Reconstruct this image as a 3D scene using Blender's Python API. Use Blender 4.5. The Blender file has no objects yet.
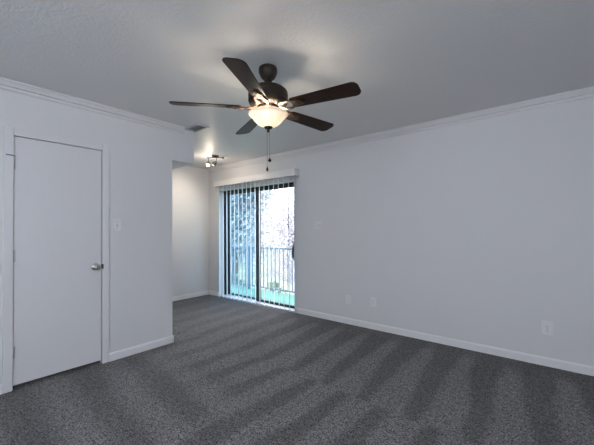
import bpy, bmesh, math, random
from mathutils import Vector, Matrix

random.seed(7)
S = bpy.context.scene
COL = S.collection
PI = math.pi

# ------------------------------------------------------------------ camera
F_PX = 313.7
yaw, pitch, roll = 0.685256, 0.012690, -0.00649
fw = Vector((-math.sin(yaw) * math.cos(pitch), math.cos(yaw) * math.cos(pitch), math.sin(pitch)))
rt = Vector((math.cos(yaw), math.sin(yaw), 0))
up = rt.cross(fw)
r2 = rt * math.cos(roll) + up * math.sin(roll)
u2 = -rt * math.sin(roll) + up * math.cos(roll)
cd = bpy.data.cameras.new('camera')
cam = bpy.data.objects.new('camera', cd)
COL.objects.link(cam)
cam.matrix_world = Matrix(((r2.x, u2.x, -fw.x, 0), (r2.y, u2.y, -fw.y, 0), (r2.z, u2.z, -fw.z, 1.2607), (0, 0, 0, 1)))
cd.sensor_width = 36.0
cd.lens = F_PX / 594 * 36.0
cd.shift_y = 2.46 / 594
cd.clip_start = 0.02
cd.clip_end = 300
S.camera = cam

# ------------------------------------------------------------------ world, sun, daylight, exposure
w = bpy.data.worlds.new('sky'); S.world = w; w.use_nodes = True
bg = w.node_tree.nodes['Background']
bg.inputs['Color'].default_value = (0.86, 0.905, 1.0, 1)
bg.inputs['Strength'].default_value = 5.6

def lamp(name, kind, loc, energy, color, direction=None, size=None, size_y=None, radius=None, spot=None, blend=0.5):
    d = bpy.data.lights.new(name, kind); o = bpy.data.objects.new(name, d); COL.objects.link(o)
    o.location = loc; d.energy = energy; d.color = color
    if direction: o.rotation_euler = Vector(direction).to_track_quat('-Z', 'Y').to_euler()
    if kind == 'AREA':
        d.shape = 'RECTANGLE'; d.size = size; d.size_y = size_y
    if radius is not None: d.shadow_soft_size = radius
    if spot: d.spot_size = spot; d.spot_blend = blend
    return o

sun = lamp('sun', 'SUN', (0, 0, 20), 6.5, (1.0, 0.95, 0.88), (0.78, 0.06, -0.62))
sun.data.angle = 0.02
# daylight coming in through the two windows behind the camera
lamp('daylight_rear_window', 'AREA', (-0.6, -1.62, 1.5), 12.3, (1.0, 0.95, 0.99), (0, 1, 0), 2.1, 1.3)
lamp('daylight_side_window', 'AREA', (1.92, -0.2, 1.5), 7.5, (1.0, 0.95, 0.99), (-1, 0, 0), 1.7, 1.3)

vs = S.view_settings
vs.view_transform = 'Standard'; vs.look = 'None'; vs.gamma = 1.0; vs.use_curve_mapping = False
vs.exposure = 0.0
try: S.cycles.use_denoising = True
except Exception: pass

# ------------------------------------------------------------------ materials
def mat(name, color, rough=0.5, metal=0.0, spec=0.5, bump=None, emit=None, noise=None):
    m = bpy.data.materials.new(name); m.use_nodes = True
    nt = m.node_tree; b = nt.nodes['Principled BSDF']
    b.inputs['Base Color'].default_value = (*color, 1)
    b.inputs['Roughness'].default_value = rough
    b.inputs['Metallic'].default_value = metal
    b.inputs['Specular IOR Level'].default_value = spec
    tc = nt.nodes.new('ShaderNodeTexCoord')
    if noise:                                   # (scale, amount): mottling that belongs to the surface
        n = nt.nodes.new('ShaderNodeTexNoise'); n.inputs['Scale'].default_value = noise[0]; n.inputs['Detail'].default_value = 4
        nt.links.new(tc.outputs['Object'], n.inputs['Vector'])
        r = nt.nodes.new('ShaderNodeValToRGB')
        lo = [max(0, c * (1 - noise[1])) for c in color]; hi = [min(1, c * (1 + noise[1])) for c in color]
        r.color_ramp.elements[0].position = 0.3; r.color_ramp.elements[0].color = (*lo, 1)
        r.color_ramp.elements[1].position = 0.7; r.color_ramp.elements[1].color = (*hi, 1)
        nt.links.new(n.outputs['Fac'], r.inputs['Fac']); nt.links.new(r.outputs['Color'], b.inputs['Base Color'])
    if bump:                                    # (scale, strength, distance)
        n = nt.nodes.new('ShaderNodeTexNoise'); n.inputs['Scale'].default_value = bump[0]; n.inputs['Detail'].default_value = 3
        nt.links.new(tc.outputs['Object'], n.inputs['Vector'])
        bp = nt.nodes.new('ShaderNodeBump'); bp.inputs['Strength'].default_value = bump[1]; bp.inputs['Distance'].default_value = bump[2]
        nt.links.new(n.outputs['Fac'], bp.inputs['Height']); nt.links.new(bp.outputs['Normal'], b.inputs['Normal'])
    if emit:
        b.inputs['Emission Color'].default_value = (*emit[0], 1); b.inputs['Emission Strength'].default_value = emit[1]
    return m

M = {}
M['wall'] = mat('wall_paint', (0.74, 0.74, 0.75), 0.55, bump=(95, 0.25, 0.004), spec=0.3)
M['ceiling'] = mat('ceiling_paint', (0.72, 0.72, 0.72), 0.45, bump=(60, 0.45, 0.006), spec=0.4)
M['trim'] = mat('trim_paint', (0.85, 0.85, 0.86), 0.3)
M['crown'] = mat('crown_paint', (0.75, 0.75, 0.76), 0.4)
M['door'] = mat('door_paint', (0.75, 0.75, 0.77), 0.35, bump=(30, 0.04, 0.002))
M['plate'] = mat('plastic_plate', (0.82, 0.82, 0.82), 0.3)
M['slot'] = mat('slot_dark', (0.06, 0.06, 0.06), 0.6)
M['grey_plastic'] = mat('grey_plastic', (0.55, 0.55, 0.56), 0.4)
M['nickel'] = mat('satin_nickel', (0.62, 0.60, 0.57), 0.28, 1.0)
M['chrome'] = mat('brushed_steel', (0.22, 0.21, 0.20), 0.25, 1.0)
M['hinge'] = mat('painted_hinge', (0.62, 0.62, 0.62), 0.35, 0.4)
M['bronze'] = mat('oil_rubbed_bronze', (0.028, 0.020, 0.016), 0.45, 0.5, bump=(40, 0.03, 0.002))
M['bronze_lit'] = mat('lit_bronze', (0.12, 0.075, 0.05), 0.42, 0.9)  # lighter bronze for the blade irons, lamp light put into the colour
M['frame'] = mat('dark_bronze_aluminium', (0.022, 0.025, 0.030), 0.4, 0.5)
M['sill'] = mat('mill_aluminium', (0.75, 0.77, 0.80), 0.35, 0.3)
M['vent'] = mat('vent_metal', (0.62, 0.62, 0.64), 0.4, noise=(20, 0.05))
M['vent_dark'] = mat('vent_shade', (0.42, 0.42, 0.43), 0.6)
M['rail'] = mat('painted_railing', (0.07, 0.13, 0.20), 0.45)
M['balcony'] = mat('balcony_green_coating', (0.060, 0.200, 0.165), 0.7, noise=(14, 0.12))
M['ground'] = mat('lawn_ground', (0.23, 0.27, 0.18), 0.9, noise=(0.6, 0.3))
M['bark'] = mat('bark', (0.20, 0.16, 0.14), 0.9, noise=(9, 0.3))
M['leaf'] = mat('leaf_green', (0.18, 0.26, 0.20), 0.6, noise=(1.3, 0.4))
M['leaf_blue'] = mat('leaf_blue_green', (0.36, 0.42, 0.45), 0.6, noise=(1.3, 0.4))
M['twig'] = mat('twig_pinkish', (0.50, 0.46, 0.50), 0.8, noise=(2, 0.3))
M['siding'] = mat('pale_siding', (0.50, 0.56, 0.60), 0.8, noise=(3, 0.06))
M['roofing'] = mat('grey_shingles', (0.30, 0.34, 0.38), 0.9, noise=(6, 0.2))
M['white_ext'] = mat('white_fascia', (0.85, 0.85, 0.85), 0.6)
M['ext_glass'] = mat('dark_pane', (0.10, 0.14, 0.18), 0.1)

def wood():
    m = mat('dark_walnut', (0.04, 0.025, 0.02), 0.42, spec=0.10)
    nt = m.node_tree; b = nt.nodes['Principled BSDF']
    tc = nt.nodes.new('ShaderNodeTexCoord'); mp = nt.nodes.new('ShaderNodeMapping')
    mp.inputs['Scale'].default_value = (4, 60, 10)
    n = nt.nodes.new('ShaderNodeTexNoise'); n.inputs['Scale'].default_value = 1.5; n.inputs['Detail'].default_value = 6
    r = nt.nodes.new('ShaderNodeValToRGB')
    r.color_ramp.elements[0].position = 0.3; r.color_ramp.elements[0].color = (0.020, 0.011, 0.009, 1)
    r.color_ramp.elements[1].position = 0.75; r.color_ramp.elements[1].color = (0.052, 0.028, 0.022, 1)
    nt.links.new(tc.outputs['Object'], mp.inputs['Vector']); nt.links.new(mp.outputs['Vector'], n.inputs['Vector'])
    nt.links.new(n.outputs['Fac'], r.inputs['Fac']); nt.links.new(r.outputs['Color'], b.inputs['Base Color'])
    return m
M['wood'] = wood()

def glass(name, tint):
    m = bpy.data.materials.new(name); m.use_nodes = True; nt = m.node_tree
    nt.nodes.remove(nt.nodes['Principled BSDF'])
    out = nt.nodes['Material Output']
    t = nt.nodes.new('ShaderNodeBsdfTransparent'); t.inputs['Color'].default_value = (*tint, 1)
    g = nt.nodes.new('ShaderNodeBsdfGlossy'); g.inputs['Roughness'].default_value = 0.03
    lw = nt.nodes.new('ShaderNodeLayerWeight')
    pw = nt.nodes.new('ShaderNodeMath'); pw.operation = 'POWER'; pw.inputs[1].default_value = 5.0
    fr = nt.nodes.new('ShaderNodeMath'); fr.operation = 'MULTIPLY_ADD'; fr.inputs[1].default_value = 0.9; fr.inputs[2].default_value = 0.035
    nt.links.new(lw.outputs['Facing'], pw.inputs[0]); nt.links.new(pw.outputs[0], fr.inputs[0])
    mx = nt.nodes.new('ShaderNodeMixShader')
    nt.links.new(fr.outputs[0], mx.inputs['Fac']); nt.links.new(t.outputs['BSDF'], mx.inputs[1]); nt.links.new(g.outputs['BSDF'], mx.inputs[2])
    nt.links.new(mx.outputs['Shader'], out.inputs['Surface'])
    return m
M['glass'] = glass('clear_glass', (0.95, 0.97, 0.98))
M['glass_blue'] = glass('bluish_glass', (0.72, 0.84, 0.92))

def translucent(name, color, trans, rough=0.4, emit=None):
    m = bpy.data.materials.new(name); m.use_nodes = True; nt = m.node_tree
    out = nt.nodes['Material Output']; b = nt.nodes['Principled BSDF']
    b.inputs['Base Color'].default_value = (*color, 1); b.inputs['Roughness'].default_value = rough
    if emit:
        b.inputs['Emission Color'].default_value = (*emit[0], 1); b.inputs['Emission Strength'].default_value = emit[1]
    t = nt.nodes.new('ShaderNodeBsdfTranslucent'); t.inputs['Color'].default_value = (*color, 1)
    mx = nt.nodes.new('ShaderNodeMixShader'); mx.inputs['Fac'].default_value = trans
    nt.links.new(b.outputs['BSDF'], mx.inputs[1]); nt.links.new(t.outputs['BSDF'], mx.inputs[2])
    nt.links.new(mx.outputs['Shader'], out.inputs['Surface'])
    return m
M['vane'] = translucent('vinyl_vane', (0.86, 0.88, 0.90), 0.35)
M['bowl'] = translucent('frosted_glass_bowl', (0.88, 0.82, 0.73), 0.30, 0.25, ((1.0, 0.92, 0.80), 0.15))
M['bulb'] = mat('lit_bulb', (1, 1, 1), 0.3, emit=((1.0, 0.93, 0.82), 9.0))

def carpet():
    m = bpy.data.materials.new('grey_carpet'); m.use_nodes = True; nt = m.node_tree; L = nt.links
    b = nt.nodes['Principled BSDF']; b.inputs['Roughness'].default_value = 0.95; b.inputs['Specular IOR Level'].default_value = 0.1
    b.inputs['Sheen Weight'].default_value = 0.15; b.inputs['Sheen Roughness'].default_value = 0.5
    tc = nt.nodes.new('ShaderNodeTexCoord'); sx = nt.nodes.new('ShaderNodeSeparateXYZ'); L.new(tc.outputs['Object'], sx.inputs[0])
    def val(v):
        n = nt.nodes.new('ShaderNodeValue'); n.outputs[0].default_value = v; return n.outputs[0]
    def mth(op, a, c=None, d=None, clamp=False):
        n = nt.nodes.new('ShaderNodeMath'); n.operation = op; n.use_clamp = clamp
        for i, q in enumerate((a, c, d)):
            if q is None: continue
            if isinstance(q, (int, float)): n.inputs[i].default_value = q
            else: L.new(q, n.inputs[i])
        return n.outputs[0]
    def step(lo, hi, x):                        # smooth ramp 0..1
        n = nt.nodes.new('ShaderNodeMapRange'); n.interpolation_type = 'SMOOTHSTEP'
        for i, q in enumerate((x, lo, hi)):
            if isinstance(q, (int, float)): n.inputs[i].default_value = q
            else: L.new(q, n.inputs[i])
        return n.outputs[0]
    def noise(scale, detail=2, rough=0.5):
        n = nt.nodes.new('ShaderNodeTexNoise'); n.inputs['Scale'].default_value = scale; n.inputs['Detail'].default_value = detail
        n.inputs['Roughness'].default_value = rough
        L.new(tc.outputs['Object'], n.inputs['Vector']); return n.outputs['Fac']
    X, Y = sx.outputs[0], sx.outputs[1]
    wob = mth('MULTIPLY', mth('SUBTRACT', noise(1.3, 2), 0.5), 0.13)
    # strokes of the vacuum cleaner: pile leaning one way or the other
    def stripes(coord, along, period, off, w0, w1, a0, a1, soft=0.2):
        p = mth('FRACT', mth('DIVIDE', mth('ADD', mth('ADD', coord, wob), off), period))
        tri = mth('ABSOLUTE', mth('SUBTRACT', mth('MULTIPLY', p, 2.0), 1.0))          # 1..0..1
        tt = nt.nodes.new('ShaderNodeMapRange'); L.new(along, tt.inputs[0])
        tt.inputs[1].default_value = a0; tt.inputs[2].default_value = a1; tt.inputs[3].default_value = w0; tt.inputs[4].default_value = w1
        return step(mth('SUBTRACT', tt.outputs[0], soft), mth('ADD', tt.outputs[0], soft), tri)  # 1 = light
    far = stripes(mth('ADD', X, mth('MULTIPLY', Y, 0.08)), Y, 0.36, 0.04, 0.28, 0.72, 2.1, 3.55)
    mid = stripes(mth('ADD', X, mth('MULTIPLY', Y, -0.05)), Y, 0.33, 0.20, 0.62, 0.30, 1.1, 2.1)
    near = stripes(mth('ADD', Y, mth('MULTIPLY', X, 0.10)), X, 0.42, 0.0, 0.5, 0.5, -3, 0, 0.35)
    yw = mth('ADD', mth('ADD', Y, mth('MULTIPLY', wob, 0.7)), mth('MULTIPLY', X, 0.04))
    k1 = step(2.03, 2.09, yw)
    lef = mth('MULTIPLY', step(-1.5, -2.1, X), step(1.9, 1.3, Y))
    s = mth('ADD', mth('MULTIPLY', far, k1), mth('MULTIPLY', mid, mth('SUBTRACT', 1.0, k1)))
    s = mth('ADD', mth('MULTIPLY', s, mth('SUBTRACT', 1.0, lef)), mth('MULTIPLY', near, lef))
    big = noise(2.3, 3)
    # fainter strokes to the left and by the patio door, darker band along the long wall
    fade = step(-4.6, -1.4, X)
    amp = mth('ADD', 0.35, mth('MULTIPLY', fade, 0.65))
    s = mth('ADD', 0.5, mth('MULTIPLY', mth('SUBTRACT', s, 0.5), amp))
    edge = step(3.5, 3.3, mth('ADD', Y, mth('MULTIPLY', wob, 1.2)))
    s = mth('MULTIPLY', s, mth('ADD', 0.25, mth('MULTIPLY', edge, 0.75)))
    s = mth('ADD', mth('MULTIPLY', s, 0.8), mth('MULTIPLY', step(0.35, 0.65, big), 0.2), clamp=True)
    # tufts: light and dark yarn
    sp = step(0.42, 0.60, noise(95, 4, 0.85))
    sp2 = step(0.3, 0.7, noise(30, 2, 0.6))
    spk = mth('ADD', mth('MULTIPLY', sp, 0.75), mth('MULTIPLY', sp2, 0.25))
    base = mth('MULTIPLY', mth('ADD', 0.130, mth('MULTIPLY', s, 0.105)), mth('ADD', -0.05, mth('MULTIPLY', spk, 2.2)))
    cr = nt.nodes.new('ShaderNodeCombineColor')
    L.new(mth('MULTIPLY', base, 1.0), cr.inputs[0]); L.new(mth('MULTIPLY', base, 0.965), cr.inputs[1]); L.new(mth('MULTIPLY', base, 0.99), cr.inputs[2])
    L.new(cr.outputs[0], b.inputs['Base Color'])
    bp = nt.nodes.new('ShaderNodeBump'); bp.inputs['Strength'].default_value = 0.6; bp.inputs['Distance'].default_value = 0.008
    L.new(spk, bp.inputs['Height']); L.new(bp.outputs['Normal'], b.inputs['Normal'])
    return m
M['carpet'] = carpet()

# ------------------------------------------------------------------ mesh helpers
def bx(bm, x0, x1, y0, y1, z0, z1):
    v = [bm.verts.new((x, y, z)) for x in (x0, x1) for y in (y0, y1) for z in (z0, z1)]
    for f in ((0, 1, 3, 2), (4, 6, 7, 5), (0, 4, 5, 1), (2, 3, 7, 6), (0, 2, 6, 4), (1, 5, 7, 3)):
        bm.faces.new([v[i] for i in f])
    return v

def lathe(bm, prof, seg=32, origin=(0, 0, 0), axis='Z', smooth=True):
    """prof: (radius, height) from bottom to top; closed at radius 0."""
    rings = []
    ox, oy, oz = origin
    def P(r, h, a):
        c, s_ = r * math.cos(a), r * math.sin(a)
        if axis == 'Z': return (ox + c, oy + s_, oz + h)
        if axis == 'X': return (ox + h, oy + c, oz + s_)
        return (ox + s_, oy + h, oz + c)
    for r, h in prof:
        if r < 1e-6: rings.append([bm.verts.new(P(0, h, 0))])
        else: rings.append([bm.verts.new(P(r, h, 2 * PI * i / seg)) for i in range(seg)])
    for a, b in zip(rings, rings[1:]):
        for i in range(seg):
            j = (i + 1) % seg
            if len(a) == 1 and len(b) == 1: continue
            if len(a) == 1: f = bm.faces.new((a[0], b[j], b[i]))
            elif len(b) == 1: f = bm.faces.new((a[i], a[j], b[0]))
            else: f = bm.faces.new((a[i], a[j], b[j], b[i]))
            f.smooth = smooth

def tube(bm, pts, r, seg=10, cap=True):
    pts = [Vector(p) for p in pts]; rad = r if isinstance(r, (list, tuple)) else [r] * len(pts)
    rings = []
    for i, p in enumerate(pts):
        d = (pts[min(i + 1, len(pts) - 1)] - pts[max(i - 1, 0)]).normalized()
        a = d.orthogonal().normalized() if i == 0 else (prev - d * prev.dot(d)).normalized()
        prev = a
        b = d.cross(a)
        rings.append([bm.verts.new(p + (a * math.cos(2 * PI * k / seg) + b * math.sin(2 * PI * k / seg)) * rad[i]) for k in range(seg)])
    for A, B in zip(rings, rings[1:]):
        for k in range(seg):
            f = bm.faces.new((A[k], A[(k + 1) % seg], B[(k + 1) % seg], B[k])); f.smooth = True
    if cap:
        bm.faces.new(list(reversed(rings[0]))); bm.faces.new(rings[-1])

def prism(bm, outline, z0, z1):
    """closed 2-D outline extruded in z."""
    a = [bm.verts.new((x, y, z0)) for x, y in outline]; b = [bm.verts.new((x, y, z1)) for x, y in outline]
    bm.faces.new(list(reversed(a))); bm.faces.new(b)
    n = len(a)
    for i in range(n): bm.faces.new((a[i], a[(i + 1) % n], b[(i + 1) % n], b[i]))
    return a + b

def obj(name, bm, m, parent=None, bevel=0.0, loc=None, recalc=True):
    if recalc: bmesh.ops.recalc_face_normals(bm, faces=bm.faces)
    me = bpy.data.meshes.new(name); bm.to_mesh(me); bm.free()
    me.materials.append(m if not isinstance(m, str) else M[m])
    o = bpy.data.objects.new(name, me); COL.objects.link(o)
    if parent:
        o.parent = parent
    if loc: o.location = loc
    if bevel:
        md = o.modifiers.new('bevel', 'BEVEL'); md.width = bevel; md.segments = 2; md.limit_method = 'ANGLE'
    return o

def box(name, m, parent, x0, x1, y0, y1, z0, z1, bevel=0.0):
    bm = bmesh.new(); bx(bm, x0, x1, y0, y1, z0, z1); return obj(name, bm, m, parent, bevel)

def struct(o): o['kind'] = 'structure'; return o
def tag(o, label, cat, group=None):
    o['label'] = label; o['category'] = cat
    if group: o['group'] = group
    return o
def empty(name, loc, rz=0.0):
    o = bpy.data.objects.new(name, None); COL.objects.link(o); o.location = loc; o.rotation_euler = (0, 0, rz)
    o.empty_display_size = 0.1
    return o
def thing(name, label, cat, loc, rz=0.0, group=None): return tag(empty(name, loc, rz), label, cat, group)
def copy_tree(o, parent=None):
    c = o.copy(); COL.objects.link(c)
    if parent: c.parent = parent
    for ch in list(o.children): copy_tree(ch, c)
    return c

# ------------------------------------------------------------------ room shell
XL, YB, XN, XR, YR, H = -3.321, 3.657, -5.217, 1.95, -1.65, 2.44
YE = 1.845           # where the left wall ends
DY0, DY1, DZ = 0.500, 1.138, 2.022      # closet door opening
PX0, PX1, PZ = -4.90, -3.035, 1.995     # patio door opening

struct(box('floor', 'carpet', None, XN - 0.12, XR + 0.12, YR - 0.12, YB + 0.02, -0.12, 0.0))
struct(box('ceiling', 'ceiling', None, XN - 0.12, XR + 0.12, YR - 0.12, YB + 0.22, H, H + 0.12))

bm = bmesh.new()                        # left wall with the closet door opening
T = 0.12
bx(bm, XL - T, XL, YR, DY0, 0, H); bx(bm, XL - T, XL, DY1, YE, 0, H); bx(bm, XL - T, XL, DY0, DY1, DZ, H)
bx(bm, XN, XL - T, YE - T, YE, 0, H)    # its return behind the corner
struct(obj('wall_left', bm, 'wall'))
bm = bmesh.new()
bx(bm, XN - T, PX0, YB, YB + 0.22, -0.12, H); bx(bm, PX1, XR + T, YB, YB + 0.22, -0.12, H); bx(bm, PX0, PX1, YB, YB + 0.22, PZ, H)
struct(obj('wall_back', bm, 'wall'))
struct(box('wall_nook', 'wall', None, XN - T, XN, YR, YB, 0, H))
struct(box('wall_soffit', 'wall', None, XN, XL, YE, 2.125, 2.047, H))
WX0, WX1, WZ0, WZ1 = -1.7, 0.5, 0.82, 2.18
bm = bmesh.new()
bx(bm, XN, WX0, YR - T, YR, 0, H); bx(bm, WX1, XR + T, YR - T, YR, 0, H); bx(bm, WX0, WX1, YR - T, YR, 0, WZ0); bx(bm, WX0, WX1, YR - T, YR, WZ1, H)
struct(obj('wall_rear', bm, 'wall'))
SY0, SY1 = -1.1, 0.7
bm = bmesh.new()
bx(bm, XR, XR + T, YR, SY0, 0, H); bx(bm, XR, XR + T, SY1, YB, 0, H); bx(bm, XR, XR + T, SY0, SY1, 0, WZ0); bx(bm, XR, XR + T, SY0, SY1, WZ1, H)
struct(obj('wall_right', bm, 'wall'))

def window(name, x0, x1, y0, y1, along):
    bm = bmesh.new(); f = 0.05
    if along == 'x':
        bx(bm, x0, x1, y0, y1, WZ0, WZ0 + f); bx(bm, x0, x1, y0, y1, WZ1 - f, WZ1)
        for a in (x0, (x0 + x1) / 2 - f / 2, x1 - f): bx(bm, a, a + f, y0, y1, WZ0, WZ1)
    else:
        bx(bm, x0, x1, y0, y1, WZ0, WZ0 + f); bx(bm, x0, x1, y0, y1, WZ1 - f, WZ1)
        for a in (y0, (y0 + y1) / 2 - f / 2, y1 - f): bx(bm, x0, x1, a, a + f, WZ0, WZ1)
    o = struct(obj(name, bm, 'trim'))
    xm, ym = (x0 + x1) / 2, (y0 + y1) / 2
    if along == 'x': box('window_pane', 'glass', o, x0 + f, x1 - f, ym - .002, ym + .002, WZ0 + f, WZ1 - f)
    else: box('window_pane', 'glass', o, xm - .002, xm + .002, y0 + f, y1 - f, WZ0 + f, WZ1 - f)
window('window_1', WX0, WX1, YR - 0.10, YR - 0.05, 'x')
window('window_2', XR + 0.05, XR + 0.10, SY0, SY1, 'y')

# baseboards: thin board with an eased top
def board(name, runs, h=0.078, t=0.013):
    bm = bmesh.new()
    for (x0, y0, x1, y1, nx, ny) in runs:       # wall line and the direction into the room
        prof = [(0, 0), (t, 0), (t, h - 0.016), (t * 0.55, h - 0.004), (t * 0.3, h), (0, h)]
        A = [bm.verts.new((x0 + nx * p, y0 + ny * p, z)) for p, z in prof]
        B = [bm.verts.new((x1 + nx * p, y1 + ny * p, z)) for p, z in prof]
        n = len(prof)
        bm.faces.new(A); bm.faces.new(list(reversed(B)))
        for i in range(n): bm.faces.new((A[i], B[i], B[(i + 1) % n], A[(i + 1) % n]))
    return struct(obj(name, bm, 'trim'))
CAS = 0.058
board('baseboard_left', [(XL, YR, XL, DY0 - CAS, 1, 0), (XL, DY1 + CAS, XL, YE + 0.013, 1, 0), (XL - T, YE, XL + 0.013, YE, 0, 1)])
board('baseboard_back', [(XN, YB, PX0, YB, 0, -1), (PX1, YB, XR, YB, 0, -1)])
board('baseboard_nook', [(XN, YE, XN, YB, 1, 0)])

def crown(name, x0, y0, x1, y1, nx, ny):
    prof = [(0, 0), (0.060, 0), (0.060, -0.010), (0.046, -0.018), (0.032, -0.034), (0.030, -0.042), (0.006, -0.044), (0.006, -0.051), (0.018, -0.053), (0.016, -0.062), (0.010, -0.070), (0, -0.074)]
    bm = bmesh.new()
    A = [bm.verts.new((x0 + nx * p, y0 + ny * p, H + z)) for p, z in prof]
    B = [bm.verts.new((x1 + nx * p, y1 + ny * p, H + z)) for p, z in prof]
    n = len(prof); bm.faces.new(A); bm.faces.new(list(reversed(B)))
    for i in range(n): bm.faces.new((A[i], B[i], B[(i + 1) % n], A[(i + 1) % n]))
    return struct(obj(name, bm, 'crown'))
crown('trim_1', XL, YR, XL, 1.975, 1, 0)
crown('trim_2', XN, YB, XR, YB, 0, -1)

# ------------------------------------------------------------------ closet door
d1 = struct(box('door_1', 'door', None, XL - 0.040, XL - 0.004, DY0 + 0.005, DY1 - 0.007, 0.034, DZ - 0.006, 0.002))
bm = bmesh.new()
for (y0, y1, z0, z1) in ((DY0 - CAS, DY0 + 0.002, 0, DZ + CAS), (DY1 - 0.002, DY1 + CAS, 0, DZ + CAS), (DY0 + 0.002, DY1 - 0.002, DZ - 0.002, DZ + CAS)):
    bx(bm, XL, XL + 0.013, y0, y1, z0, z1)
c = obj('door_casing', bm, 'door', d1, 0.004)
bm = bmesh.new()
bx(bm, XL - T, XL - 0.045, DY0, DY0 + 0.018, 0, DZ); bx(bm, XL - T, XL - 0.045, DY1 - 0.018, DY1, 0, DZ); bx(bm, XL - T, XL - 0.045, DY0, DY1, DZ - 0.018, DZ)
obj('door_gap_shade', bm, 'slot', d1)  # jamb strips in near black: shade of the door gap as colour
for z in (1.80, 1.06, 0.30):
    bm = bmesh.new()
    lathe(bm, [(0, 0), (0.006, 0), (0.006, 0.085), (0.0085, 0.088), (0.0085, 0.094), (0, 0.097)], 12, (XL + 0.007, DY0 + 0.004, z - 0.045))
    bx(bm, XL - 0.003, XL + 0.004, DY0 + 0.004, DY0 + 0.016, z - 0.043, z + 0.042)
    hg = obj('hinge', bm, 'hinge', d1)
    if z > 1.7:
        bm = bmesh.new()
        tube(bm, [(XL + 0.012, DY0 + 0.01, z + 0.055), (XL + 0.030, DY0 - 0.012, z + 0.056), (XL + 0.022, DY0 - 0.045, z + 0.057)], 0.004, 8)
        hs = obj('hinge_stop', bm, 'chrome', hg)
# knob with rose, and the strike plate on the jamb
ky, kz = 1.082, 0.918
bm = bmesh.new()
lathe(bm, [(0, 0.0), (0.033, 0.0), (0.033, 0.004), (0.027, 0.009), (0.013, 0.013), (0.012, 0.028), (0.018, 0.034), (0.026, 0.044), (0.028, 0.054), (0.025, 0.062), (0.015, 0.067), (0.008, 0.067), (0, 0.064)], 24, (XL - 0.004, ky, kz), 'X')
obj('door_knob', bm, 'nickel', d1)
bm = bmesh.new(); bx(bm, XL - 0.003, XL + 0.002, DY1 - 0.007, DY1 - 0.001, kz - 0.02, kz + 0.02); bx(bm, XL + 0.0, XL + 0.016, DY1 - 0.004, DY1 + 0.006, kz - 0.022, kz + 0.022)
obj('strike_plate', bm, 'chrome', d1)

# ------------------------------------------------------------------ patio door
FY0, FY1 = YB + 0.112, YB + 0.195
bm = bmesh.new()
bx(bm, PX0, PX0 + 0.05, FY0, FY1, 0.0, PZ); bx(bm, PX1 - 0.045, PX1, FY0, FY1, 0.0, PZ)
bx(bm, PX0 + 0.05, PX1 - 0.045, FY0, FY1, PZ - 0.035, PZ)
d2 = struct(obj('door_2', bm, 'frame', None, 0.003))
bm = bmesh.new(); bx(bm, PX0, PX1, YB + 0.0, FY1 + 0.015, -0.12, 0.018); bx(bm, PX0, PX1, FY0 + 0.036, FY0 + 0.040, 0.018, 0.03)
obj('threshold', bm, 'sill', d2)
XM = -3.985
def panel(name, x0, x1, y0, y1, gm, st=0.055, handle=False):
    bm = bmesh.new()
    bx(bm, x0, x0 + st, y0, y1, 0.02, PZ - 0.035); bx(bm, x1 - st, x1, y0, y1, 0.02, PZ - 0.035)
    bx(bm, x0 + st, x1 - st, y0, y1, 0.02, 0.055); bx(bm, x0 + st, x1 - st, y0, y1, PZ - 0.075, PZ - 0.035)
    p = obj(name, bm, 'frame', d2, 0.003)
    ym = (y0 + y1) / 2
    box('glass_pane', gm, p, x0 + st, x1 - st, ym - 0.003, ym + 0.003, 0.055, PZ - 0.075)
    return p
panel('fixed_panel', PX0 + 0.05, XM + 0.03, FY0 + 0.044, FY0 + 0.076, 'glass_blue')
sp = panel('sliding_panel', XM - 0.025, PX1 - 0.045, FY0 + 0.004, FY0 + 0.034, 'glass')
bm = bmesh.new()
hx = PX1 - 0.105
tube(bm, [(hx, FY0 + 0.004, 0.80), (hx, FY0 - 0.036, 0.815), (hx, FY0 - 0.040, 0.90), (hx, FY0 - 0.036, 0.985), (hx, FY0 + 0.004, 1.0)], 0.011, 10)
bx(bm, hx - 0.018, hx + 0.018, FY0 - 0.004, FY0 + 0.004, 0.77, 1.03)
obj('pull_handle', bm, 'slot', sp, 0.002)

# ------------------------------------------------------------------ vertical blinds
vb = thing('vertical_blind', 'white vertical blind with open vanes hanging over the sliding patio door', 'blind', ((-4.916 - 2.937) / 2, YB, 0))
VX0, VX1 = -4.916, -2.937
cx = vb.location.x
bm = bmesh.new()
Z0, Z1, VY = 2.055, 2.152, -0.107
bx(bm, VX0 - cx, VX1 - cx, VY, VY + 0.006, Z0, Z1); bx(bm, VX0 - cx, VX0 - cx + 0.006, VY + .006, -0.001, Z0, Z1); bx(bm, VX1 - cx - 0.006, VX1 - cx, VY + .006, -0.001, Z0, Z1)
bx(bm, VX0 - cx, VX1 - cx, VY, -0.001, Z1, Z1 + 0.004)
obj('valance', bm, mat('valance_vinyl', (0.82, 0.82, 0.82), 0.35), vb)
box('headrail', 'trim', vb, VX0 - cx + 0.05, VX1 - cx - 0.07, -0.072, -0.035, 2.08, 2.115)
NV = 18
vx0, vx1 = -4.80, -3.00
va = math.radians(40)
vane_me = None
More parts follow.
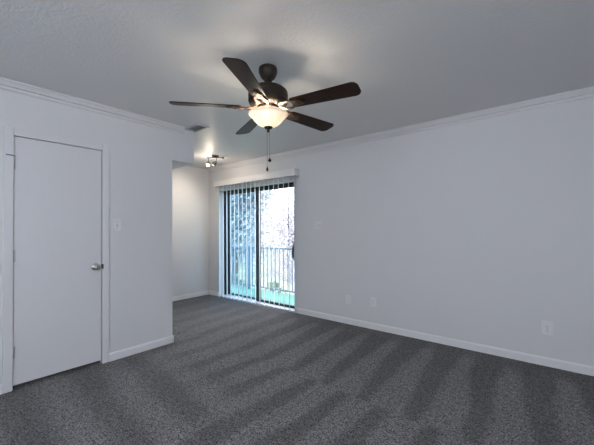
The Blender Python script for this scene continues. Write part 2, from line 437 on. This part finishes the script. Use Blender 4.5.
for i in range(NV):
    x = vx0 + (vx1 - vx0) * i / (NV - 1)
    if vane_me is None:
        bm = bmesh.new(); hw, th, n = 0.0445, 0.0009, 6
        rows = []
        for k in range(n + 1):
            s_ = -1 + 2 * k / n
            rows.append((0.006 * (1 - s_ * s_), s_ * hw))
        V = [[bm.verts.new((a + th * sgn, b, z)) for a, b in rows] for z in (0.022, 2.068) for sgn in (-1, 1)]
        lo0, lo1, hi0, hi1 = V
        for k in range(n):
            for q in ((lo0[k], hi0[k], hi0[k + 1], lo0[k + 1]), (lo1[k], lo1[k + 1], hi1[k + 1], hi1[k]),
                      (lo0[k], lo0[k + 1], lo1[k + 1], lo1[k]), (hi0[k], hi1[k], hi1[k + 1], hi0[k + 1])):
                f = bm.faces.new(q)
        bm.faces.new((lo0[0], lo1[0], hi1[0], hi0[0])); bm.faces.new((lo0[n], hi0[n], hi1[n], lo1[n]))
        v = obj('vane', bm, 'vane', vb); vane_me = v
        bm = bmesh.new(); lathe(bm, [(0, 0), (0.006, 0), (0.006, 0.014), (0, 0.014)], 8, (0, 0, 2.066))
        obj('vane_clip', bm, 'grey_plastic', v)
    else:
        v = copy_tree(vane_me, vb)
    v.location = (x - cx, -0.054, 0); v.rotation_euler = (0, 0, va)
bm = bmesh.new(); tube(bm, [(0, 0, 2.08), (0, 0, 1.50)], 0.0025, 6); tube(bm, [(0, 0, 1.50), (0, 0, 1.28)], 0.006, 8)
obj('tilt_wand', bm, 'grey_plastic', vb, loc=(-3.075 - cx, -0.098, 0))

# ------------------------------------------------------------------ ceiling fan
FX, FYc = -1.602, 1.637
fan = thing('ceiling_fan', 'dark bronze five blade ceiling fan with lit frosted bowl light hanging from ceiling', 'ceiling fan', (FX, FYc, H))
def fz(z): return z - H
bm = bmesh.new()
lathe(bm, [(0.0, fz(2.326)), (0.022, fz(2.326)), (0.026, fz(2.334)), (0.030, fz(2.348)), (0.046, fz(2.360)), (0.060, fz(2.382)), (0.064, fz(2.398)), (0.068, fz(2.402)), (0.068, fz(2.428)), (0.064, fz(2.4395)), (0, fz(2.4395))], 32)
obj('canopy', bm, 'bronze', fan)
bm = bmesh.new(); lathe(bm, [(0.0, fz(2.288)), (0.024, fz(2.288)), (0.024, fz(2.304)), (0.0125, fz(2.308)), (0.0125, fz(2.338)), (0, fz(2.338))], 20)
obj('downrod', bm, 'bronze', fan)
bm = bmesh.new()
lathe(bm, [(r, fz(z)) for r, z in ((0.0, 2.151), (0.100, 2.151), (0.116, 2.157), (0.136, 2.172), (0.144, 2.190), (0.146, 2.194), (0.143, 2.198), (0.145, 2.204), (0.145, 2.242), (0.143, 2.246), (0.144, 2.250), (0.138, 2.266), (0.120, 2.282), (0.085, 2.294), (0.045, 2.300), (0.0, 2.301))], 48)
obj('motor_housing', bm, 'bronze', fan)
bm = bmesh.new()
lathe(bm, [(r, fz(z)) for r, z in ((0.0, 2.092), (0.055, 2.092), (0.060, 2.098), (0.060, 2.126), (0.080, 2.134), (0.080, 2.151), (0, 2.151))], 32)
obj('light_fitter', bm, 'bronze', fan)
# frosted bowl: shell with a rolled lip
bm = bmesh.new()
outer = [(0.012, 2.004), (0.030, 2.006), (0.055, 2.013), (0.080, 2.029), (0.101, 2.050), (0.117, 2.071), (0.128, 2.086), (0.134, 2.090), (0.142, 2.092), (0.1445, 2.098), (0.143, 2.104)]
inner = [(r - 0.004 if r > 0.02 else r, z + 0.004) for r, z in reversed(outer[:-3])]
pr = [(r, fz(z)) for r, z in outer + [(0.136, 2.104)] + inner]
lathe(bm, pr, 48)
obj('glass_bowl', bm, 'bowl', fan)
bm = bmesh.new()
lathe(bm, [(0.0, fz(1.966)), (0.007, fz(1.968)), (0.010, fz(1.976)), (0.007, fz(1.983)), (0.012, fz(1.988)), (0.028, fz(1.996)), (0.032, fz(2.004)), (0.026, fz(2.009)), (0.0, fz(2.012))], 24)
obj('finial', bm, 'bronze', fan)
def blade_outline():
    r0, r1, w0, w1 = 0.195, 0.685, 0.054, 0.070
    pts = [(r0 + 0.012, -w0 + 0.004)]
    def arc(cx_, cy_, r, a0, a1, n=6): return [(cx_ + r * math.cos(a0 + (a1 - a0) * k / n), cy_ + r * math.sin(a0 + (a1 - a0) * k / n)) for k in range(n + 1)]
    pts = arc(r0 + 0.02, -w0 + 0.02, 0.02, -PI, -PI / 2, 3)
    pts += arc(r1 - 0.045, -w1 + 0.045, 0.045, -PI / 2, 0)
    pts += arc(r1 - 0.045, w1 - 0.045, 0.045, 0, PI / 2)
    pts += arc(r0 + 0.02, w0 - 0.02, 0.02, PI / 2, PI, 3)
    return pts
proto = None
BP = math.radians(-12.5)
for k, az in enumerate((-61.5, 11.0, 82.5, 155.5, 228.0)):
    if proto is None:
        bm = bmesh.new(); prism(bm, blade_outline(), -0.003, 0.003)
        b_ = obj('blade', bm, 'wood', fan, 0.0015)
        # blade iron: two curved arms out of the hub ending in a three-lobed plate below the blade
        bm = bmesh.new()
        def strap(pts, wd, th=0.004):
            P = []
            for i, (x, y, z) in enumerate(pts):
                a = Vector(pts[max(i - 1, 0)]); c_ = Vector(pts[min(i + 1, len(pts) - 1)]); d = (c_ - a).normalized()
                n_ = Vector((-d.y, d.x, 0)).normalized() * (wd[i] if isinstance(wd, list) else wd)
                P.append([bm.verts.new((x + sx_ * n_.x, y + sx_ * n_.y, z + sz * th)) for sx_, sz in ((-1, -1), (1, -1), (1, 1), (-1, 1))])
            for A, B in zip(P, P[1:]):
                for q in range(4): bm.faces.new((A[q], A[(q + 1) % 4], B[(q + 1) % 4], B[q]))
            bm.faces.new(list(reversed(P[0]))); bm.faces.new(P[-1])
        for s_ in (-1, 1):
            strap([(0.085, 0.016 * s_, 0.003), (0.115, 0.028 * s_, -0.006), (0.145, 0.040 * s_, -0.010), (0.180, 0.040 * s_, -0.009), (0.215, 0.026 * s_, -0.008), (0.235, 0.014 * s_, -0.0075)], 0.009)
        strap([(0.200, 0, -0.0075), (0.225, 0, -0.0075), (0.250, 0, -0.0075), (0.285, 0, -0.0075), (0.300, 0, -0.0075)], [0.012, 0.030, 0.034, 0.020, 0.008])
        for px_, py_ in ((0.235, -0.02), (0.235, 0.02), (0.28, 0)):
            lathe(bm, [(0, -0.004), (0.006, -0.003), (0.006, 0)], 10, (px_, py_, -0.0115))
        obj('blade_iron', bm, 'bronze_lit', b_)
        proto = b_
    else:
        b_ = copy_tree(proto, fan)
    b_.location = (0, 0, fz(2.144))
    b_.rotation_mode = 'XYZ'
    R = Matrix.Rotation(math.radians(az), 4, 'Z') @ Matrix.Rotation(BP, 4, 'X')
    b_.rotation_euler = R.to_euler('XYZ')
# pull chains
for name, dx, dy, zend, kind in (('pull_chain', 0.0078 * rt.x, 0.0078 * rt.y, 1.775, 'disc'), ('pull_chain', -0.010 * rt.x, -0.010 * rt.y, 1.715, 'drop')):
    bm = bmesh.new()
    z = 1.985
    while z > zend:
        bmesh.ops.create_icosphere(bm, subdivisions=1, radius=0.0019, matrix=Matrix.Translation((dx, dy, fz(z)))); z -= 0.0042
    tube(bm, [(dx, dy, fz(1.985)), (dx, dy, fz(zend))], 0.0009, 5)
    ch = obj(name, bm, 'chrome', fan)
    bm = bmesh.new()
    if kind == 'disc': lathe(bm, [(0, -0.026), (0.006, -0.025), (0.013, -0.016), (0.013, -0.010), (0.005, -0.003), (0.003, 0.004), (0, 0.005)], 16, (dx, dy, fz(zend)))
    else: lathe(bm, [(0, -0.034), (0.005, -0.032), (0.0085, -0.022), (0.007, -0.012), (0.003, -0.002), (0.002, 0.004), (0, 0.005)], 16, (dx, dy, fz(zend)))
    obj('pull_knob', bm, 'bronze', ch)
# its two bulbs' light
for an in (-51, 69, 189):
    lamp('fan_bulb_light', 'POINT', (FX + 0.088 * math.cos(math.radians(an)), FYc + 0.088 * math.sin(math.radians(an)), 2.082), 4.4, (1.0, 0.86, 0.68), radius=0.022)

# ------------------------------------------------------------------ track spot light in the dining nook
TX, TY = -4.16, 3.04
tr = thing('spot_light_bar', 'small steel ceiling bar with two lit spot heads near the patio door', 'spot light', (TX, TY, H), math.radians(42))
bm = bmesh.new(); lathe(bm, [(0, -0.024), (0.030, -0.024), (0.055, -0.018), (0.058, -0.010), (0.058, -0.0005), (0, -0.0005)], 28)
obj('ceiling_plate', bm, 'chrome', tr)
bm = bmesh.new(); tube(bm, [(-0.13, 0, -0.038), (-0.06, 0, -0.034), (0, 0, -0.034), (0.06, 0, -0.034), (0.12, 0, -0.038)], 0.009, 12)
tube(bm, [(0, 0, -0.02), (0, 0, -0.04)], 0.012, 12)
obj('bar', bm, 'chrome', tr)
bm = bmesh.new(); lathe(bm, [(0, -0.018), (0.014, -0.016), (0.020, 0), (0.014, 0.016), (0, 0.018)], 16, (0.125, 0, -0.038), 'X')
obj('end_cap', bm, 'chrome', tr)
for (hx_, dirv) in ((-0.105, (-0.048, -0.427, -0.9)), (0.018, (-0.70, 0.495, -0.62))):
    hd = empty('spot_head', (hx_, 0, -0.038)); hd.parent = tr
    bm = bmesh.new(); tube(bm, [(0, 0, 0.004), (0, 0, -0.060)], 0.006, 8)
    dirv = Vector(dirv).normalized(); q = dirv.to_track_quat('-Z', 'Y')
    obj('stem', bm, 'chrome', hd)
    bm = bmesh.new()
    lathe(bm, [(0.030, -0.066), (0.037, -0.066), (0.037, -0.058), (0.031, -0.030), (0.020, -0.008), (0.012, 0.0), (0, 0.002)], 24)
    lathe(bm, [(0.030, -0.066), (0.028, -0.05), (0.014, -0.03), (0, -0.028)], 24)
    sh = obj('shade', bm, 'chrome', hd, loc=(0, 0, -0.060)); sh.rotation_mode = 'QUATERNION'; sh.rotation_quaternion = q
    bm = bmesh.new(); lathe(bm, [(0, -0.082), (0.017, -0.079), (0.026, -0.070), (0.028, -0.060), (0.014, -0.040), (0, -0.040)], 24)
    bl = obj('bulb', bm, 'bulb', hd, loc=(0, 0, -0.060)); bl.rotation_mode = 'QUATERNION'; bl.rotation_quaternion = q
    RZ = Matrix.Rotation(math.radians(42), 4, 'Z')
    wd = RZ.to_3x3() @ Vector(dirv)
    base = Vector((TX, TY, H)) + RZ.to_3x3() @ Vector((hx_, 0, -0.098)) + wd * 0.105
    lamp('spot_head_light', 'SPOT', base, 40 if hx_ < 0 else 32, (1.0, 0.86, 0.70), wd, radius=0.02, spot=math.radians(88), blend=1.0)
    lamp('spot_head_bulb_light', 'POINT', base, 2.4 if hx_ < 0 else 4.2, (1.0, 0.84, 0.66), radius=0.02)

# ------------------------------------------------------------------ ceiling vent
vt = thing('ceiling_vent', 'grey louvred air vent in the ceiling beside the left crown moulding', 'vent', (-3.178, 2.066, H))
bm = bmesh.new()
a, b2 = 0.138, 0.082
for (x0, x1, y0, y1) in ((-a, a, -b2, -b2 + 0.022), (-a, a, b2 - 0.022, b2), (-a, -a + 0.022, -b2 + 0.022, b2 - 0.022), (a - 0.022, a, -b2 + 0.022, b2 - 0.022)):
    bx(bm, x0, x1, y0, y1, -0.012, -0.0005)
obj('vent_frame', bm, 'vent', vt, 0.003)
box('duct_shade_panel', 'vent_dark', vt, -a + 0.022, a - 0.022, -b2 + 0.022, b2 - 0.022, -0.003, -0.0005)  # closed panel, its darker tone stands for shade behind the louvres
for k in range(5):
    bm = bmesh.new(); bx(bm, -a + 0.022, a - 0.022, -0.011, 0.011, -0.0009, 0.0009)
    o = obj('louvre', bm, 'vent', vt, loc=(0, -0.046 + 0.023 * k, -0.009)); o.rotation_euler = (math.radians(28), 0, 0)

# ------------------------------------------------------------------ wall plates
def plate(name, label, cat, loc, rz, w_, h_, kind, group=None):
    """faces local -Y; loc on the wall surface"""
    t = thing(name, label, cat, loc, rz, group)
    bm = bmesh.new(); bx(bm, -w_ / 2, w_ / 2, -0.006, 0, -h_ / 2, h_ / 2)
    pl = obj('cover_plate', bm, 'plate', t, 0.003)
    if kind == 'outlet':
        for s_ in (-1, 1):
            bm = bmesh.new(); n = 20
            a_ = []
            for i in range(n):
                an = 2 * PI * i / n
                a_.append((max(-0.0145, min(0.0145, 0.017 * math.cos(an))), 0.0150 * math.sin(an) + 0.0205 * s_))
            A = [bm.verts.new((x, -0.006, z)) for x, z in a_]; B = [bm.verts.new((x, -0.0095, z)) for x, z in a_]
            bm.faces.new(A); bm.faces.new(B)
            for i in range(n): bm.faces.new((A[i], A[(i + 1) % n], B[(i + 1) % n], B[i]))
            rc = obj('receptacle', bm, 'plate', t)
            bm = bmesh.new()
            for sx_ in (-1, 1): bx(bm, sx_ * 0.0063 - 0.0011, sx_ * 0.0063 + 0.0011, -0.0100, -0.0094, 0.0205 * s_ - 0.001, 0.0205 * s_ + 0.008)
            lathe(bm, [(0, -0.0100), (0.0026, -0.0100), (0.0026, -0.0094)], 10, (0, 0, 0.0205 * s_ - 0.008), 'Y')
            obj('slots', bm, 'slot', rc)
        bm = bmesh.new(); lathe(bm, [(0, -0.0078), (0.003, -0.0072), (0.0035, -0.006)], 10, (0, 0, 0), 'Y'); obj('screw', bm, 'chrome', t)
    elif kind == 'coax':
        bm = bmesh.new(); lathe(bm, [(0, -0.016), (0.003, -0.016), (0.0045, -0.015), (0.0045, -0.008), (0.007, -0.008), (0.007, -0.006)], 12, (0, 0, 0), 'Y'); obj('coaxial_jack', bm, 'nickel', t)
        for s_ in (-1, 1):
            bm = bmesh.new(); lathe(bm, [(0, -0.0078), (0.003, -0.0072), (0.0035, -0.006)], 10, (0, 0, 0.042 * s_), 'Y'); obj('screw', bm, 'chrome', t)
    else:
        gx = (0,) if kind == 'switch' else (-0.023, 0.023)
        for x in gx:
            bm = bmesh.new(); bx(bm, x - 0.005, x + 0.005, -0.0065, -0.0058, -0.012, 0.012); obj('switch_slot', bm, 'grey_plastic', t)
            bm = bmesh.new(); vv = bx(bm, x - 0.0038, x + 0.0038, -0.018, -0.0064, -0.009, 0.001)
            for q in vv:
                if q.co.y < -0.01: q.co.z -= 0.006
            obj('toggle', bm, 'grey_plastic', t, 0.001)
            for s_ in (-1, 1):
                bm = bmesh.new(); lathe(bm, [(0, -0.0078), (0.003, -0.0072), (0.0035, -0.006)], 10, (x, 0, 0.030 * s_), 'Y'); obj('screw', bm, 'chrome', t)
    return t
plate('light_switch', 'white single toggle light switch on left wall beside the closet door', 'light switch', (XL, 1.267, 1.312), math.radians(90), 0.072, 0.120, 'switch')
plate('double_light_switch', 'white double toggle light switch on back wall right of patio door', 'light switch', (-2.585, YB, 1.312), 0, 0.116, 0.116, 'double')
plate('coaxial_outlet', 'white coaxial wall plate above baseboard, the low plate nearest the patio door', 'wall plate', (-2.117, YB, 0.320), 0, 0.074, 0.118, 'coax')
plate('power_outlet', 'white duplex power outlet just right of the low coaxial plate', 'outlet', (-1.760, YB, 0.335), 0, 0.074, 0.118, 'outlet')
plate('power_outlet', 'white duplex power outlet alone at the far right of back wall', 'outlet', (-0.055, YB, 0.343), 0, 0.082, 0.128, 'outlet')

# ------------------------------------------------------------------ balcony and outdoors
BZ = -0.12
struct(box('balcony_floor', 'balcony', None, -7.6, -1.6, YB + 0.22, 5.05, BZ - 0.15, BZ))
struct(box('ground', 'ground', None, -60, 30, 5.2, 90, -3.2, -3.0))
RY = 4.95
rl = thing('balcony_railing', 'blue grey metal balcony railing with thin upright bars beyond patio door', 'railing', (-4.6, RY, BZ))
box('top_rail', 'rail', rl, -3.0, 3.0, -0.025, 0.025, 0.945, 0.985, 0.005)
box('bottom_rail', 'rail', rl, -3.0, 3.0, -0.018, 0.018, 0.07, 0.10, 0.004)
bar = None
for k in range(50):
    x = -2.94 + 0.12 * k
    if k % 16 == 1:
        box('post', 'rail', rl, x - 0.02, x + 0.02, -0.02, 0.02, 0, 0.945)
        continue
    if bar is None:
        bar = box('baluster', 'rail', rl, -0.008, 0.008, -0.008, 0.008, 0.10, 0.945)
    else:
        c_ = bar.copy(); COL.objects.link(c_); bar_ = c_; c_.parent = rl
    (bar if k == 0 else c_).location = (x, 0, 0)

def tree(name, label, loc, h, crown_r, crown_z, leaf_n, leaf_s, lm, seed, group=None, twigs=60):
    rnd = random.Random(seed)
    t = thing(name, label, 'tree', loc, 0, group)
    bm = bmesh.new()
    tube(bm, [(0, 0, 0), (0.08, 0.05, h * 0.3), (0.02, -0.05, h * 0.6), (0.1, 0, h * 0.95)], [0.20, 0.16, 0.10, 0.02], 8)
    ends = []
    for k in range(twigs):
        z0 = h * rnd.uniform(0.3, 0.9); a = rnd.uniform(0, 2 * PI); e = rnd.uniform(0.1, 0.9)
        ln = crown_r * rnd.uniform(0.5, 1.05)
        p0 = Vector((0.05, 0, z0)); d = Vector((math.cos(a) * math.cos(e), math.sin(a) * math.cos(e), math.sin(e)))
        p1 = p0 + d * ln * 0.5 + Vector((rnd.uniform(-.2, .2), rnd.uniform(-.2, .2), rnd.uniform(-.1, .2))); p2 = p0 + d * ln
        tube(bm, [p0, p1, p2], [0.05, 0.03, 0.008], 5, cap=False)
        ends.append(p1); ends.append(p2)
        for q in range(3):
            st = p1.lerp(p2, rnd.random()); en = st + Vector((rnd.uniform(-1, 1), rnd.uniform(-1, 1), rnd.uniform(-.3, 1))) * crown_r * 0.25
            tube(bm, [st, en], [0.012, 0.004], 4, cap=False); ends.append(en)
    obj('trunk', bm, 'bark' if lm != 'twig' else 'twig', t, recalc=False)
    bm = bmesh.new()
    for k in range(leaf_n):
        c0 = rnd.choice(ends)
        p = c0 + Vector((rnd.gauss(0, 1), rnd.gauss(0, 1), rnd.gauss(0, 1))) * crown_r * 0.16
        n_ = Vector((rnd.gauss(0, 1), rnd.gauss(0, 1), rnd.gauss(0, 1) + 0.5)).normalized(); u_ = n_.orthogonal().normalized(); v_ = n_.cross(u_)
        s_ = leaf_s * rnd.uniform(0.6, 1.3)
        q = [bm.verts.new(p + u_ * s_ * a_ + v_ * s_ * 0.5 * b_) for a_, b_ in ((-1, 0), (0, -1), (1, 0), (0, 1))]
        bm.faces.new(q)
    obj('foliage', bm, lm, t, recalc=False)
    return t
tree('leafy_tree', 'blue green leafy tree outside behind the left door pane', (-15.6, 12.8, -3.0), 7.4, 2.5, 4.5, 24000, 0.11, 'leaf_blue', 3)
tree('bare_tree', 'pale greyish pink twiggy tree outside behind the right door pane', (-9.2, 11.0, -3.0), 5.3, 2.1, 3.7, 9000, 0.055, 'twig', 5, twigs=120)
tree('distant_tree', 'pale hazy tree farther away between the other two trees', (-22, 21, -3.0), 6.2, 3.4, 4.0, 4200, 0.16, 'leaf', 9)
def shrub(label, loc, r, h, seed):
    rnd = random.Random(seed); t = thing('shrub', label, 'shrub', loc)
    bm = bmesh.new(); bs = bmesh.new()
    for k in range(14):
        a = rnd.uniform(0, 2 * PI); tp = Vector((math.cos(a) * r * 0.7, math.sin(a) * r * 0.7, h * rnd.uniform(0.6, 0.95)))
        tube(bs, [(0, 0, 0), tp * 0.5 + Vector((0, 0, 0.1)), tp], [0.03, 0.02, 0.005], 5, cap=False)
    for k in range(1500):
        z = h * rnd.uniform(0.08, 1); rr = r * math.sqrt(max(0.05, 1 - (2 * z / h - 0.9) ** 2)) * math.sqrt(rnd.random()); a = rnd.uniform(0, 2 * PI)
        p = Vector((math.cos(a) * rr, math.sin(a) * rr, z)); n_ = Vector((rnd.gauss(0, 1), rnd.gauss(0, 1), rnd.gauss(0, 1) + 0.4)).normalized(); u_ = n_.orthogonal().normalized(); v_ = n_.cross(u_); s_ = rnd.uniform(.05, .10)
        bm.faces.new([bm.verts.new(p + u_ * s_ * a_ + v_ * s_ * 0.5 * b_) for a_, b_ in ((-1, 0), (0, -1), (1, 0), (0, 1))])
    obj('stems', bs, 'bark', t, recalc=False); obj('foliage', bm, 'leaf', t, recalc=False)
shrub('green leafy shrub outside low behind the right door pane', (-7.6, 8.0, -3.0), 0.9, 2.4, 21)
shrub('green leafy shrub outside low behind the left door pane', (-9.7, 7.9, -3.0), 0.9, 2.5, 22)

# neighbouring house: walls, pitched roof, white fascia, windows
hs = thing('neighbour_house', 'pale house with grey pitched roof and white roof edge beyond the trees', 'house', (-36.0, 28.5, -3.0), math.radians(-38))
bm = bmesh.new(); bx(bm, -5, 5, -4, 4, 0, 4.2)
pr_ = [(-5, 4.2), (5, 4.2), (0, 7.2)]
for y in (-4, 4): bm.faces.new([bm.verts.new((x, y, z)) for x, z in pr_])
obj('house_wall', bm, 'siding', hs)
bm = bmesh.new()
for s_ in (-1, 1):
    A = [bm.verts.new((x, y, z)) for y in (-4.5, 4.5) for x, z in ((0, 7.2), (5.6 * s_, 3.84), (5.6 * s_, 4.0), (0, 7.38))]
    for f in ((0, 1, 2, 3), (7, 6, 5, 4), (0, 4, 5, 1), (1, 5, 6, 2), (2, 6, 7, 3), (3, 7, 4, 0)): bm.faces.new([A[i] for i in f])
obj('roof', bm, 'roofing', hs)
bm = bmesh.new()
for s_ in (-1, 1):
    A = [bm.verts.new((x, y, z)) for y in (-4.62, -4.5) for x, z in ((0, 7.1), (5.6 * s_, 3.74), (5.6 * s_, 4.02), (0, 7.40))]
    for f in ((0, 1, 2, 3), (7, 6, 5, 4), (0, 4, 5, 1), (1, 5, 6, 2), (2, 6, 7, 3), (3, 7, 4, 0)): bm.faces.new([A[i] for i in f])
obj('fascia', bm, 'white_ext', hs)
for x in (-3.0, 0.6, 3.2):
    bm = bmesh.new()
    for (x0, x1, z0, z1) in ((-.55, .55, 1.0, 1.1), (-.55, .55, 2.5, 2.6), (-.55, -.45, 1.1, 2.5), (.45, .55, 1.1, 2.5)): bx(bm, x + x0, x + x1, -4.08, -4.0, z0, z1)
    wn = obj('house_window', bm, 'white_ext', hs); box('pane', 'ext_glass', wn, x - .45, x + .45, -4.03, -4.0, 1.1, 2.5)
